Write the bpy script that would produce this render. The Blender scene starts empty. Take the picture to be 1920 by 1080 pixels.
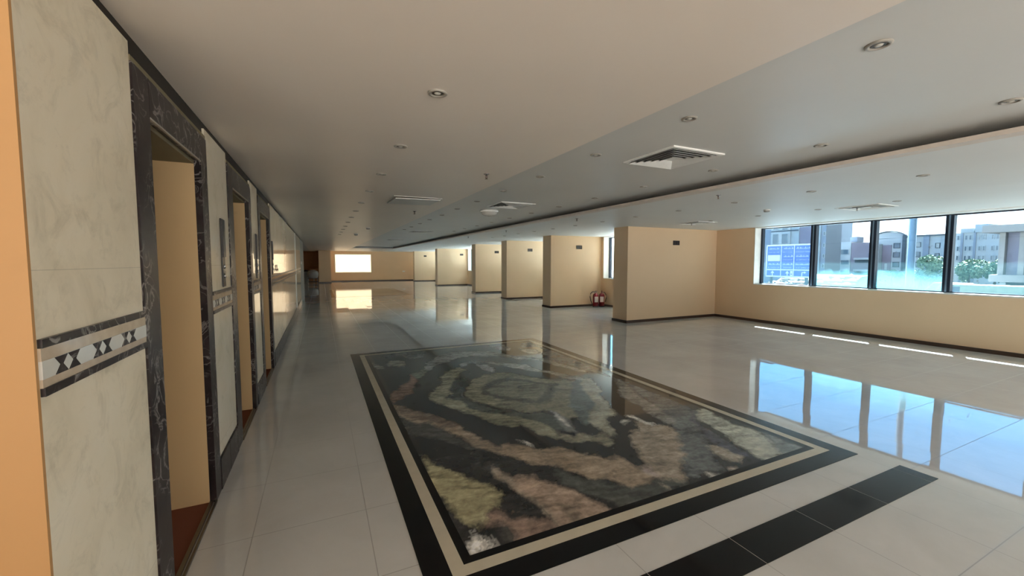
import bpy, bmesh, math, random
import numpy as np
from mathutils import Vector, Matrix, noise
random.seed(7)
PI = math.pi
sc = bpy.context.scene
COL = sc.collection
H = 1.54                      # eye height, metres
ZC, ZT = 2.441, 2.540         # ceiling level, raised tray level

# ------------------------------------------------------------------ helpers
def lin(c):
    return tuple(((v/255)/12.92 if v/255 <= .04045 else ((v/255+.055)/1.055)**2.4) for v in c)

class MB:
    """collects shapes into one mesh"""
    def __init__(s): s.bm = bmesh.new(); s.mi = 0
    def _v(s, p): return s.bm.verts.new(p)
    def face(s, pts):
        f = s.bm.faces.new([s._v(p) for p in pts]); f.material_index = s.mi; return f
    def box(s, x0, x1, y0, y1, z0, z1, b=0.0):
        t = bmesh.new(); bmesh.ops.create_cube(t, size=1)
        bmesh.ops.scale(t, vec=(x1-x0, y1-y0, z1-z0), verts=t.verts)
        bmesh.ops.translate(t, vec=((x0+x1)/2, (y0+y1)/2, (z0+z1)/2), verts=t.verts)
        if b: bmesh.ops.bevel(t, geom=t.edges[:], offset=b, segments=2, affect='EDGES', profile=.5)
        return s.merge(t)
    def merge(s, t, mat=None):
        m = {}
        for v in t.verts: m[v] = s._v(mat @ v.co if mat else v.co)
        for f in t.faces:
            try: n = s.bm.faces.new([m[v] for v in f.verts]); n.material_index = s.mi; n.smooth = f.smooth
            except ValueError: pass
        t.free(); return s
    def lathe(s, prof, n=24, c=(0,0,0), axis='z', smooth=True):
        rings = []
        for r, h in prof:
            ring = []
            for k in range(n if r > 1e-6 else 1):
                a = 2*PI*k/n; p = (r*math.cos(a), r*math.sin(a), h)
                if axis == 'x': p = (h, p[0], p[1])
                if axis == 'y': p = (p[0], h, p[1])
                ring.append(s._v((p[0]+c[0], p[1]+c[1], p[2]+c[2])))
            rings.append(ring)
        for a, b in zip(rings, rings[1:]):
            for k in range(n):
                k2 = (k+1) % n
                q = [a[k % len(a)], a[k2 % len(a)], b[k2 % len(b)], b[k % len(b)]]
                q = [v for i, v in enumerate(q) if v not in q[:i]]
                if len(q) > 2:
                    try: f = s.bm.faces.new(q); f.smooth = smooth; f.material_index = s.mi
                    except ValueError: pass
        return s
    def tube(s, pts, r, n=8):
        pts = [Vector(p) for p in pts]; rings = []
        for i, p in enumerate(pts):
            d = (pts[min(i+1, len(pts)-1)] - pts[max(i-1, 0)]).normalized()
            u = d.cross(Vector((0,0,1))); u = u.normalized() if u.length > 1e-4 else Vector((1,0,0))
            w = u.cross(d); rr = r[i] if isinstance(r, (list, tuple)) else r
            rings.append([s._v(p + (u*math.cos(2*PI*k/n) + w*math.sin(2*PI*k/n))*rr) for k in range(n)])
        for a, b in zip(rings, rings[1:]):
            for k in range(n):
                f = s.bm.faces.new([a[k], a[(k+1)%n], b[(k+1)%n], b[k]]); f.smooth = True; f.material_index = s.mi
        for q in (rings[0][::-1], rings[-1]):
            f = s.bm.faces.new(q); f.material_index = s.mi
        return s
    def prism(s, pts2, a0, a1, axis='x'):
        """polygon extruded along an axis; pts2 are the two other coordinates in order"""
        def P(u, v, a): return {'x': (a,u,v), 'y': (u,a,v), 'z': (u,v,a)}[axis]
        A = [s._v(P(u,v,a0)) for u, v in pts2]; B = [s._v(P(u,v,a1)) for u, v in pts2]
        n = len(pts2)
        for q in (A[::-1], B): f = s.bm.faces.new(q); f.material_index = s.mi
        for k in range(n):
            f = s.bm.faces.new([A[k], A[(k+1)%n], B[(k+1)%n], B[k]]); f.material_index = s.mi
        return s
    def frame(s, x0, x1, y0, y1, z0, z1, wx, wy):
        """flat rectangular ring in the xy plane"""
        s.box(x0, x1, y0, y0+wy, z0, z1); s.box(x0, x1, y1-wy, y1, z0, z1)
        s.box(x0, x0+wx, y0+wy, y1-wy, z0, z1); s.box(x1-wx, x1, y0+wy, y1-wy, z0, z1); return s
    def build(s, name, mats, parent=None, kind=None, label=None, smooth=False):
        bmesh.ops.recalc_face_normals(s.bm, faces=s.bm.faces[:])
        me = bpy.data.meshes.new(name); s.bm.to_mesh(me); s.bm.free()
        for m in (mats if isinstance(mats, (list, tuple)) else [mats]): me.materials.append(m)
        if smooth: me.shade_smooth()
        o = bpy.data.objects.new(name, me); COL.objects.link(o)
        if parent is not None: o.parent = parent
        if kind: o['kind'] = kind
        if label: o['label'] = label
        return o

def tag(o, label, cat, group=None):
    o['label'] = label; o['category'] = cat
    if group: o['group'] = group
    return o
def thing(name, label, cat, loc=(0,0,0), rotz=0, group=None):
    o = bpy.data.objects.new(name, None); COL.objects.link(o)
    o.location = loc; o.rotation_euler = (0,0,rotz); o.empty_display_size = .1
    return tag(o, label, cat, group)
def structure(name, loc=(0,0,0)):
    o = bpy.data.objects.new(name, None); COL.objects.link(o); o.location = loc; o['kind'] = 'structure'
    return o
def dup(root, loc, label, rotz=None, group=None):
    r = root.copy(); COL.objects.link(r); r.location = loc; r['label'] = label
    if rotz is not None: r.rotation_euler = (0,0,rotz)
    if group: r['group'] = group
    for ch in list(root.children):
        c = ch.copy(); COL.objects.link(c); c.parent = r
        for g in ch.children:
            d = g.copy(); COL.objects.link(d); d.parent = c
    return r
ORD = ['first','second','third','fourth','fifth','sixth','seventh','eighth','ninth','tenth','eleventh','twelfth']

# ------------------------------------------------------------------ materials
class NT:
    def __init__(s, name):
        s.m = bpy.data.materials.new(name); s.m.use_nodes = True
        s.t = s.m.node_tree; s.n = s.t.nodes; s.b = s.n['Principled BSDF']; s.out = s.n['Material Output']
    def add(s, typ, **kw):
        n = s.n.new(typ)
        for k, v in kw.items():
            if k in n.inputs: n.inputs[k].default_value = v
            else: setattr(n, k, v)
        return n
    def link(s, a, b): s.t.links.new(a, b)
    def coord(s): return s.add('ShaderNodeTexCoord').outputs['Object']
    def geo(s): return s.add('ShaderNodeNewGeometry').outputs['Position']
    def noise(s, vec, scale, detail=4, rough=.55, dist=0):
        n = s.add('ShaderNodeTexNoise'); n.inputs['Scale'].default_value = scale; n.inputs['Detail'].default_value = detail
        n.inputs['Roughness'].default_value = rough; n.inputs['Distortion'].default_value = dist; s.link(vec, n.inputs['Vector']); return n.outputs['Fac']
    def ramp(s, fac, stops):
        r = s.add('ShaderNodeValToRGB'); e = r.color_ramp.elements
        while len(e) < len(stops): e.new(.5)
        for i, (p, c) in enumerate(stops): e[i].position = p; e[i].color = (*c, 1) if len(c) == 3 else c
        s.link(fac, r.inputs['Fac']); return r.outputs['Color']
    def math(s, op, a, b=None, c=None):
        n = s.add('ShaderNodeMath', operation=op)
        for i, v in enumerate((a, b, c)):
            if v is None: continue
            if isinstance(v, (int, float)): n.inputs[i].default_value = v
            else: s.link(v, n.inputs[i])
        return n.outputs[0]
    def mix(s, fac, a, b, blend='MIX'):
        n = s.add('ShaderNodeMix', data_type='RGBA', blend_type=blend)
        for i, v in ((0, fac), (6, a), (7, b)):
            if isinstance(v, (int, float)): n.inputs[i].default_value = v
            elif isinstance(v, tuple): n.inputs[i].default_value = (*v, 1)
            else: s.link(v, n.inputs[i])
        return n.outputs[2]
    def bump(s, h, strength, dist=.01):
        b = s.add('ShaderNodeBump'); b.inputs['Strength'].default_value = strength; b.inputs['Distance'].default_value = dist
        s.link(h, b.inputs['Height']); s.link(b.outputs['Normal'], s.b.inputs['Normal'])
    def set(s, color=None, rough=None, spec=None, metal=None):
        if color is not None:
            if isinstance(color, tuple): s.b.inputs['Base Color'].default_value = (*color, 1)
            else: s.link(color, s.b.inputs['Base Color'])
        if rough is not None:
            if isinstance(rough, (int, float)): s.b.inputs['Roughness'].default_value = rough
            else: s.link(rough, s.b.inputs['Roughness'])
        if spec is not None: s.b.inputs['Specular IOR Level'].default_value = spec
        if metal is not None: s.b.inputs['Metallic'].default_value = metal
        return s.m

def plain(name, color, rough=.5, spec=.5, metal=0, var=.06, scale=6):
    """single colour with a slight mottle"""
    t = NT(name); n = t.noise(t.geo(), scale)
    a = tuple(v*(1-var) for v in color); b = tuple(min(1, v*(1+var)) for v in color)
    return t.set(t.ramp(n, [(.3, a), (.7, b)]), rough, spec, metal)

def mat_paint(name, color, stain=.12, rough=.55, spec=.35):
    t = NT(name); g = t.geo()
    big = t.noise(g, .9, 3); fine = t.noise(g, 14, 5, .6)
    c = t.ramp(big, [(.3, tuple(v*(1-.05) for v in color)), (.7, color)])
    blot = t.noise(g, 3.1, 6, .65, .4)
    dirt = t.ramp(blot, [(.62, (0,0,0)), (.78, (1,1,1))])
    f = t.math('MULTIPLY', dirt, stain)
    c = t.mix(f, c, tuple(v*.62 for v in color))
    t.bump(fine, .12, .004)
    return t.set(c, rough, spec)

def grid_mask(t, pos, x0, px, y0, py, w, ax=(0,1)):
    """1 on the joints of a rectangular tile grid"""
    s = t.add('ShaderNodeSeparateXYZ'); t.link(pos, s.inputs[0])
    def line(out, o, p):
        u = t.math('FRACT', t.math('DIVIDE', t.math('SUBTRACT', out, o), p))
        d = t.math('MULTIPLY', t.math('MINIMUM', u, t.math('SUBTRACT', 1.0, u)), p)
        return t.math('LESS_THAN', d, w)
    return t.math('MAXIMUM', line(s.outputs[ax[0]], x0, px), line(s.outputs[ax[1]], y0, py)), s

def mat_floor():
    t = NT('polished_porcelain'); g = t.geo()
    m, s = grid_mask(t, g, .218, .603, .785, .605, .0024)
    n1 = t.noise(g, 1.3, 6, .6, .5); n2 = t.noise(g, 9, 5, .6)
    c = t.ramp(n1, [(.3, FLOOR_A), (.7, FLOOR_B)])
    c = t.mix(t.math('MULTIPLY', n2, .12), c, tuple(v*.7 for v in FLOOR_A))
    c = t.mix(t.math('MULTIPLY', m, .6), c, (.12, .10, .09))
    h = t.math('SUBTRACT', t.math('MULTIPLY', t.noise(g, 2.2, 2, .5), .06), t.math('MULTIPLY', m, .02))
    t.bump(h, .16, .02)
    # every tile lies very slightly out of level
    bn = [n for n in t.n if n.bl_idname == 'ShaderNodeBump'][0]
    cx = t.add('ShaderNodeCombineXYZ')
    for k, (o, p) in enumerate(((.218, .603), (.785, .605))): t.link(t.math('FLOOR', t.math('DIVIDE', t.math('SUBTRACT', s.outputs[k], o), p)), cx.inputs[k])
    wn = t.add('ShaderNodeTexWhiteNoise', noise_dimensions='2D'); t.link(cx.outputs[0], wn.inputs['Vector'])
    v1 = t.add('ShaderNodeVectorMath', operation='SUBTRACT'); t.link(wn.outputs['Color'], v1.inputs[0]); v1.inputs[1].default_value = (.5, .5, .5)
    v2 = t.add('ShaderNodeVectorMath', operation='MULTIPLY'); t.link(v1.outputs[0], v2.inputs[0]); v2.inputs[1].default_value = (.007, .007, 0)
    ng = t.add('ShaderNodeNewGeometry')
    v3 = t.add('ShaderNodeVectorMath', operation='ADD'); t.link(ng.outputs['Normal'], v3.inputs[0]); t.link(v2.outputs[0], v3.inputs[1])
    v4 = t.add('ShaderNodeVectorMath', operation='NORMALIZE'); t.link(v3.outputs[0], v4.inputs[0]); t.link(v4.outputs[0], bn.inputs['Normal'])
    r = t.math('ADD', .03, t.math('MULTIPLY', m, .3))
    return t.set(c, r, .75)
FLOOR_A, FLOOR_B = lin((194,193,189)), lin((209,208,205))

def mat_marble_dark(name='dark_emperador_marble'):
    t = NT(name); g = t.geo()
    d = t.noise(g, 5, 4, .6); 
    w = t.add('ShaderNodeTexNoise'); w.inputs['Scale'].default_value = 7; w.inputs['Detail'].default_value = 8; w.inputs['Distortion'].default_value = 1.6
    t.link(g, w.inputs['Vector'])
    v = t.math('ABSOLUTE', t.math('SUBTRACT', w.outputs['Fac'], .5))
    vein = t.ramp(v, [(.0, (1,1,1)), (.03, (0,0,0))])
    patch = t.ramp(t.noise(g, 3.3, 3), [(.44, (0,0,0)), (.56, (1,1,1))])
    vein = t.math('MULTIPLY', vein, patch)
    c = t.ramp(d, [(.3, lin((30,25,26))), (.55, lin((52,44,44))), (.75, lin((60,62,56)))])
    c = t.mix(t.math('MULTIPLY', vein, .6), c, lin((175,170,165)))
    return t.set(c, .3, .16)

def mat_cladding(name='cream_marble_cladding', dusty=False):
    t = NT(name); g = t.geo()
    a = t.noise(g, 2.4, 7, .62, .6); b = t.noise(g, 30, 4, .6)
    c = t.ramp(a, [(.25, lin((210,198,174))), (.5, lin((228,217,194))), (.78, lin((234,225,206)))])
    blot = t.noise(g, 4.5, 6, .7, .3)
    st = t.ramp(blot, [(.58, (0,0,0)), (.7, (1,1,1))])
    c = t.mix(t.math('MULTIPLY', st, .3), c, lin((160,150,130)))
    m, s = grid_mask(t, g, .12, 1.22, .30, 1.22, .0012, (1,2))
    c = t.mix(t.math('MULTIPLY', m, .3), c, lin((120,112,98)))
    t.bump(t.noise(g, 1.5, 2), .05, .02)
    if dusty:
        gr = t.ramp(t.noise(g, 7, 8, .72, .8), [(.5, (0,0,0)), (.72, (1,1,1))])
        c = t.mix(t.math('MULTIPLY', gr, .3), c, lin((136,126,100)))
        return t.set(c, .5, .3)
    return t.set(c, .08, .5)

def mat_panel():
    t = NT('banded_onyx_panel'); g = t.geo()
    a = t.add('ShaderNodeVertexColor'); a.layer_name = 'stone'
    mp = t.add('ShaderNodeMapping'); t.link(g, mp.inputs['Vector']); mp.inputs['Rotation'].default_value = (0,0,.35); mp.inputs['Scale'].default_value = (1,2.4,1)
    f = t.noise(mp.outputs[0], 9, 8, .68, .9)
    f2 = t.noise(g, 40, 5, .65)
    k = t.ramp(f, [(.25, (.6,.6,.61)), (.5, (.97,.97,.97)), (.75, (1.22,1.21,1.18))])
    c = t.mix(1.0, a.outputs['Color'], k, 'MULTIPLY')
    k2 = t.ramp(f2, [(.3, (.85,.85,.85)), (.7, (1.12,1.12,1.12))])
    c = t.mix(1.0, c, k2, 'MULTIPLY')
    return t.set(c, .05, .5)

def mat_glass(name, tint, smear=False):
    t = NT(name); g = t.geo()
    tr = t.add('ShaderNodeBsdfTransparent'); tr.inputs[0].default_value = (*tint, 1)
    gl = t.add('ShaderNodeBsdfGlossy'); gl.inputs['Roughness'].default_value = .02
    lw = t.add('ShaderNodeLayerWeight'); fres = t.math('ADD', .02, t.math('MULTIPLY', .5, t.math('POWER', lw.outputs['Facing'], 5.0)))
    m1 = t.add('ShaderNodeMixShader'); t.link(fres, m1.inputs[0]); t.link(tr.outputs[0], m1.inputs[1]); t.link(gl.outputs[0], m1.inputs[2])
    out = m1.outputs[0]
    # dried splashes and dust on the glass
    df = t.add('ShaderNodeBsdfTranslucent'); df.inputs[0].default_value = (.09,.22,.26,1)
    df2 = t.add('ShaderNodeBsdfDiffuse'); df2.inputs[0].default_value = (.2,.2,.2,1)
    sp = t.noise(g, 7, 2, .5); spk = t.ramp(sp, [(.73, (0,0,0)), (.76, (1,1,1))])
    m3 = t.add('ShaderNodeMixShader'); t.link(t.math('MULTIPLY', spk, .35), m3.inputs[0]); t.link(out, m3.inputs[1]); t.link(df2.outputs[0], m3.inputs[2]); out = m3.outputs[0]
    # thin even film of dust
    m4 = t.add('ShaderNodeMixShader'); m4.inputs[0].default_value = .03; t.link(out, m4.inputs[1]); t.link(df.outputs[0], m4.inputs[2]); out = m4.outputs[0]
    if smear:
        s = t.add('ShaderNodeSeparateXYZ'); t.link(g, s.inputs[0])
        n = t.noise(g, 1.7, 3, .5, .3)
        top = t.math('ADD', 1.02, t.math('MULTIPLY', n, .80))
        k = t.math('DIVIDE', t.math('SUBTRACT', top, s.outputs[2]), .42)
        k = t.add('ShaderNodeClamp'); 
        kk = t.math('DIVIDE', t.math('SUBTRACT', top, s.outputs[2]), .42); t.link(kk, k.inputs[0])
        m2 = t.add('ShaderNodeMixShader'); t.link(t.math('MULTIPLY', k.outputs[0], .55), m2.inputs[0]); t.link(out, m2.inputs[1]); t.link(df.outputs[0], m2.inputs[2]); out = m2.outputs[0]
    t.link(out, t.out.inputs['Surface'])
    return t.m

def mat_emit(name, color, strength):
    t = NT(name); g = t.geo(); n = t.noise(g, 1.5, 4)
    c = t.ramp(n, [(.3, tuple(v*.9 for v in color)), (.7, color)])
    t.set((.8,.75,.65), .3); t.link(c, t.b.inputs['Emission Color']); t.b.inputs['Emission Strength'].default_value = strength
    return t.m

M = dict(
 wall=mat_paint('beige_wall_paint', lin((212,184,151)), .08),
 far=mat_paint('window_glow_wall_paint', lin((234,200,160)), .06),  # glow around the far window is put into this paint colour
 brown=plain('brown_wall_paint', lin((178,128,84)), .7),
 orange=mat_paint('warm_lit_wall_paint', lin((186,142,92)), .16),  # warm light from behind is put into this orange
 plaster=mat_paint('ochre_plaster', lin((200,172,130)), .4, .8, .2),
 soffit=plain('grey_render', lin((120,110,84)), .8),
 red=mat_paint('reddish_screed', lin((120,76,60)), .4, .9, .1),
 ceil=mat_paint('ceiling_paint', lin((213,213,210)), .03, .40, .26), ceilm=mat_paint('matte_ceiling_paint', lin((222,222,219)), .03, .5, .12), ceilw=mat_paint('warm_ceiling_paint', lin((233,223,212)), .03, .34, .32),
 white=plain('white_paint', lin((232,232,228)), .45, .4), sill=plain('off_white_stone_sill', lin((196,194,188)), .4, .4), grout=plain('pale_grout', lin((150,146,138)), .7), lip=plain('rosy_ceiling_trim', lin((212,201,190)), .5, .3),
 ring=plain('satin_ring', lin((158,153,144)), .4, .4),
 skirt=plain('dark_brown_skirting', lin((58,42,34)), .3),
 gap=plain('painted_gap_shade', lin((34,26,18)), .7),
 floor=mat_floor(), marble=mat_marble_dark(), clad=mat_cladding(), dusty=mat_cladding('dusty_cream_marble', True), panel=mat_panel(),
 black=plain('black_granite', lin((16,16,17)), .09, .25),
 cream=plain('cream_marble_border', lin((196,188,168)), .05, .5, 0, .05, 9),
 pinkcream=plain('rose_cream_marble', lin((190,172,150)), .1, .5, 0, .08, 20),
 mosaic=plain('white_marble_mosaic', lin((205,204,198)), .1),
 alu=plain('dark_anodised_aluminium', lin((30,38,52)), .35, .5, .4),
 alu2=plain('bright_anodised_edge', lin((120,140,160)), .3, .5, .7),
 endg=plain('grey_end_paint', lin((118,115,106)), .6, .3),
 bounce_slab=plain('white_bounce_slab', lin((228,236,240)), .8, .2),
 steel=plain('brushed_steel', lin((120,112,98)), .35, .5, .8),
 chrome=plain('chrome', lin((200,200,200)), .15, .5, 1),
 dark=plain('dark_bronze_plate', lin((34,30,27)), .35, .5, .3),
 socket=plain('dark_brown_plastic', lin((40,26,20)), .5),
 lamp=plain('unlit_lamp_glass', lin((190,188,180)), .15),
 refl=plain('dull_reflector', lin((95,92,84)), .3, .5, .5),
 grey=plain('grey_plastic', lin((150,150,146)), .5),
 hole=plain('dark_recess_shade', lin((24,22,20)), .8),
 redp=plain('dark_red_enamel', lin((104,22,28)), .25),
 rubber=plain('black_rubber', lin((24,20,18)), .6),
 paper=plain('white_paper_label', lin((225,215,210)), .6),
 glass=mat_glass('tinted_window_glass', (.61,.70,.745)), clear=mat_glass('clear_window_glass', (.92,.975,.98)),
 smear=mat_glass('smeared_window_glass', (.61,.70,.745), True),
 lit=mat_emit('frosted_lit_glass', (1.0,.75,.46), 1.35),
)
STONE_GAIN = 2.4
SKY = [(0.0, (.42,.42,.42)), (.02, (.95,1.0,1.0)), (.10, (.92,1.0,1.02)), (.17, (.19,.48,.80)), (.4, (.19,.46,.78)), (1.0, (.18,.38,.70))]
REAR_FILL = (.32, .31, .30)
REAR_FILL_GROUND = (1.30, 1.24, 1.15)
SKY_STRENGTH = 5.4
SUN = 76.0
EXT = .55
EXPOSURE = 0.55
PATTERN = [
 ((52, 55, 50), [64,699,377,709,362,476,249,463,192,510,111,473,73,581]),
 ((100, 102, 98), [128,567,140,608,164,639,192,664,213,668,255,648,271,627,286,594,309,574,325,551,330,511,341,473,334,463,325,487,315,515,309,547,293,562,279,561,276,586,255,604,237,617,223,628,197,619,176,602,161,595,148,583,137,563]),
 ((95, 97, 88), [67,653,73,643,76,624,82,615,78,603,69,601,67,622]),
 ((98, 100, 88), [83,624,94,648,103,648,113,632,113,621,109,609,100,606,93,616,85,613]),
 ((82, 84, 82), [118,690,134,696,162,688,148,647,133,642,123,642,119,664]),
 ((72, 72, 70), [81,691,95,688,113,693,106,674,90,666]),
 ((92, 93, 92), [281,702,308,689,306,653,298,632,283,644,276,672]),
 ((88, 90, 88), [370,688,368,614,360,559,341,552,332,589,355,620,353,646,323,650,347,687]),
 ((120, 122, 116), [318,647,341,627,336,605,312,599,310,618]),
 ((80, 83, 82), [359,608,357,495,351,426,345,446,341,479,334,517,321,561]),
 ((85, 88, 75), [109,558,120,568,131,578,131,559,123,542,114,530,112,547]),
 ((95, 75, 62), [72,482,82,495,99,521,110,557,113,541,110,516,96,477,84,464,76,454,69,448,68,461]),
 ((105, 105, 85), [106,444,115,466,124,485,139,515,152,540,166,552,184,563,184,544,169,520,148,498,138,473,135,457,124,443,133,427,139,422,140,400,150,380,162,368,176,351,182,343,188,329,190,314,186,301,183,298,174,313,166,334,157,334,151,343,146,349,137,378,127,399,119,413,111,432]),
 ((60, 66, 60), [148,498,169,520,187,527,173,499,154,463,144,442,150,414,160,392,171,377,186,362,200,360,207,344,210,324,208,307,191,313,188,329,182,343,162,368,150,380,140,400,139,422,133,427,125,442,135,457,138,473]),
 ((105, 107, 103), [185,580,199,591,221,592,237,577,245,562,258,553,276,537,277,519,286,496,296,475,306,459,312,450,313,433,292,398,292,410,301,447,288,453,284,481,269,504,257,522,244,535,238,551,227,574,215,576,200,576,187,565]),
 ((115, 115, 112), [209,579,225,561,224,538,213,518,205,527,206,549]),
 ((98, 98, 80), [146,443,153,453,164,473,180,499,198,510,217,513,235,507,249,486,261,466,275,448,285,452,289,439,281,423,268,398,255,383,247,362,241,347,230,336,216,332,213,349,208,363,197,365,185,367,171,382,160,400,151,418]),
 ((66, 70, 60), [176,460,188,474,206,486,222,487,241,470,251,452,255,442,267,439,266,430,251,418,242,400,235,385,224,378,212,382,200,390,189,401,180,411,175,425,167,435,168,446]),
 ((90, 92, 76), [176,448,193,464,211,471,222,471,239,458,248,446,252,436,239,412,231,401,220,394,211,392,206,402,194,410,184,419,177,435]),
 ((60, 62, 55), [212,441,221,446,221,439,216,434]),
 ((72, 82, 80), [289,439,306,442,294,416,283,391,272,366,255,340,244,336,229,315,220,308,223,321,230,341,245,368,266,400]),
 ((92, 95, 92), [212,361,214,346,215,330,211,310,208,298,202,308,201,324]),
 ((150, 150, 145), [211,356,211,343,211,329,209,313,207,316,206,329,208,345]),
 ((115, 115, 98), [307,439,324,442,313,417,296,381,285,361,276,339,269,320,265,316,256,316,246,301,239,286,231,277,231,290,229,294,228,309,228,314,243,335,251,336,265,355,275,376,284,398,292,420]),
 ((105, 103, 85), [186,302,192,308,199,297,209,296,212,293,217,282,226,288,231,282,227,275,226,266,215,262,212,270,211,277,201,282,192,288]),
 ((62, 62, 58), [68,412,74,393,89,377,102,344,113,314,119,299,106,308,92,337,80,346,71,355]),
 ((112, 98, 80), [68,448,77,430,85,421,93,410,101,395,108,375,115,363,115,346,122,333,127,324,129,312,132,305,141,310,144,303,153,295,155,288,164,284,174,279,182,272,188,261,197,255,200,252,211,250,213,242,213,231,218,229,215,215,211,209,197,209,186,211,184,226,172,230,169,240,164,246,154,256,142,265,136,272,132,284,128,292,122,300,117,306,114,316,109,332,103,346,96,362,89,379,79,380,74,394,68,415]),
 ((92, 78, 64), [68,448,77,430,93,410,101,395,108,375,115,363,108,358,97,366,89,384,77,397,69,418]),
 ((112, 102, 88), [244,269,252,276,264,279,273,293,280,285,286,278,295,274,286,260,274,246,255,223,241,212,232,200,217,197,212,205,209,212,211,223,214,230,223,231,226,237,232,247,238,259]),
 ((120, 108, 102), [215,229,221,228,218,218,214,207,212,210,212,220]),
 ((72, 77, 78), [352,407,350,296,345,279,317,262,282,220,264,200,235,201,255,223,274,246,287,261,299,271,313,297,326,336,339,376]),
 ((90, 90, 87), [354,428,320,378,307,349,304,329,297,301,295,283,299,275,302,270,311,287,319,310,322,332,335,367,348,401]),
 ((62, 64, 74), [348,302,336,282,322,260,315,240,309,223,303,205,293,207,295,222,300,239,317,262]),
 ((125, 128, 115), [351,295,362,294,358,272,354,252,356,232,347,216,333,199,324,195,310,194,305,200,310,212,315,227,323,240,328,253,333,265,335,274]),
 ((120, 112, 98), [291,232,297,227,294,213,298,207,285,202,281,208,284,220]),
 ((110, 100, 90), [277,202,278,196,275,194,268,195,270,202]),
 ((88, 92, 90), [358,227,359,209,363,194,369,187,329,188,332,198,348,216]),
 ((62, 66, 62), [155,253,168,231,180,223,186,211,210,207,233,200,235,197,205,193,169,193,161,210,154,224,148,238]),
 ((120, 112, 95), [207,201,212,196,208,194,207,197]),
 ((118, 100, 84), [118,250,125,255,133,249,142,239,149,228,154,216,158,201,159,195,154,188,122,187,116,189,122,196,122,200,120,209,121,221,119,230,118,239,117,245]),
 ((92, 80, 66), [133,217,141,210,140,201,137,188,129,190,130,200]),
 ((110, 98, 84), [111,275,115,277,117,265,119,252,121,235,123,223,123,210,122,196,120,196,120,211,120,221,118,233,114,245,110,256,109,266]),
 ((118, 112, 80), [70,318,72,309,76,298,82,287,88,274,89,266,94,258,101,251,103,245,108,241,107,237,103,235,103,230,99,231,97,223,94,227,89,224,83,213,77,217,73,223,69,234,68,250,67,271]),
 ((98, 80, 68), [91,223,94,223,96,218,98,215,105,214,111,207,114,203,120,201,121,195,108,192,93,193,96,202,94,210,90,212,85,211,81,211,86,217]),
 ((60, 58, 54), [90,211,94,208,95,202,93,196,88,197,88,204]),
 ((190, 188, 182), [76,213,78,210,79,204,79,197,78,195,73,195,68,195,68,199,72,202,74,202,76,208]),
 ((180, 178, 172), [81,205,82,201,84,195,82,195,81,200]),
 ((150, 148, 140), [261,303,267,300,271,297,264,293,258,292,259,297]),
 ((180, 178, 170), [272,304,279,307,281,300,280,292,283,284,290,279,281,282,277,288,277,295,276,303]),
 ((170, 168, 160), [150,309,154,306,157,297,156,295,152,304]),
 ((150, 148, 140), [254,203,251,198,260,197,259,196,250,194,248,197]),
]
# ================================================================== CAMERA
cam = bpy.data.cameras.new('camera'); co = bpy.data.objects.new('camera', cam); COL.objects.link(co)
co.location = (0, 0, H); co.rotation_euler = (math.radians(90-3.61), 0, math.radians(-25.25))
cam.lens = 36*761.4/1920; cam.sensor_width = 36; cam.clip_end = 400; cam.clip_start = .05
sc.camera = co

# ================================================================== ROOM SHELL
MB().box(-.70, 10.56, -4.2, 38, -.25, 0).box(-3.2, -.70, 19.9, 38, -.25, 0).build('floor', M['floor'], kind='structure')
# ceiling: side strip, raised tray with a hollow slot along its edge, window-side strip
c = MB(); c.box(-.70, 1.85, -4.2, 38, ZC, 2.75); c.build('ceiling_side', M['ceilw'], kind='structure')
c = MB()
c.box(1.85, 4.82, -4.2, 27.6, ZT, 2.75)
c.box(1.85, 4.36, 27.40, 38, ZC, 2.466); c.box(1.85, 4.36, 27.6, 38, 2.466, 2.75)
c.box(-3.2, -.70, 19.9, 38, ZC, 2.75)
c.build('ceiling', M['ceil'], kind='structure')
c = MB(); c.box(4.36, 10.21, -4.2, 38, ZC, 2.466); c.box(4.78, 10.21, -4.2, 38, 2.466, 2.75); c.build('ceiling_window_side', M['ceilm'], kind='structure')
MB().box(-.75, -.664, 1.40, 19.9, 2.35, ZC).build('trim_1', M['gap'], kind='structure')  # dark strip painted in for the shade of the gap under the ceiling
MB().box(4.352, 4.49, -4.2, 38, 2.433, 2.468).build('trim_2', M['lip'], kind='structure')
MB().box(1.85, 4.352, 27.392, 27.5, 2.433, 2.468).build('trim_3', M['lip'], kind='structure')

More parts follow.
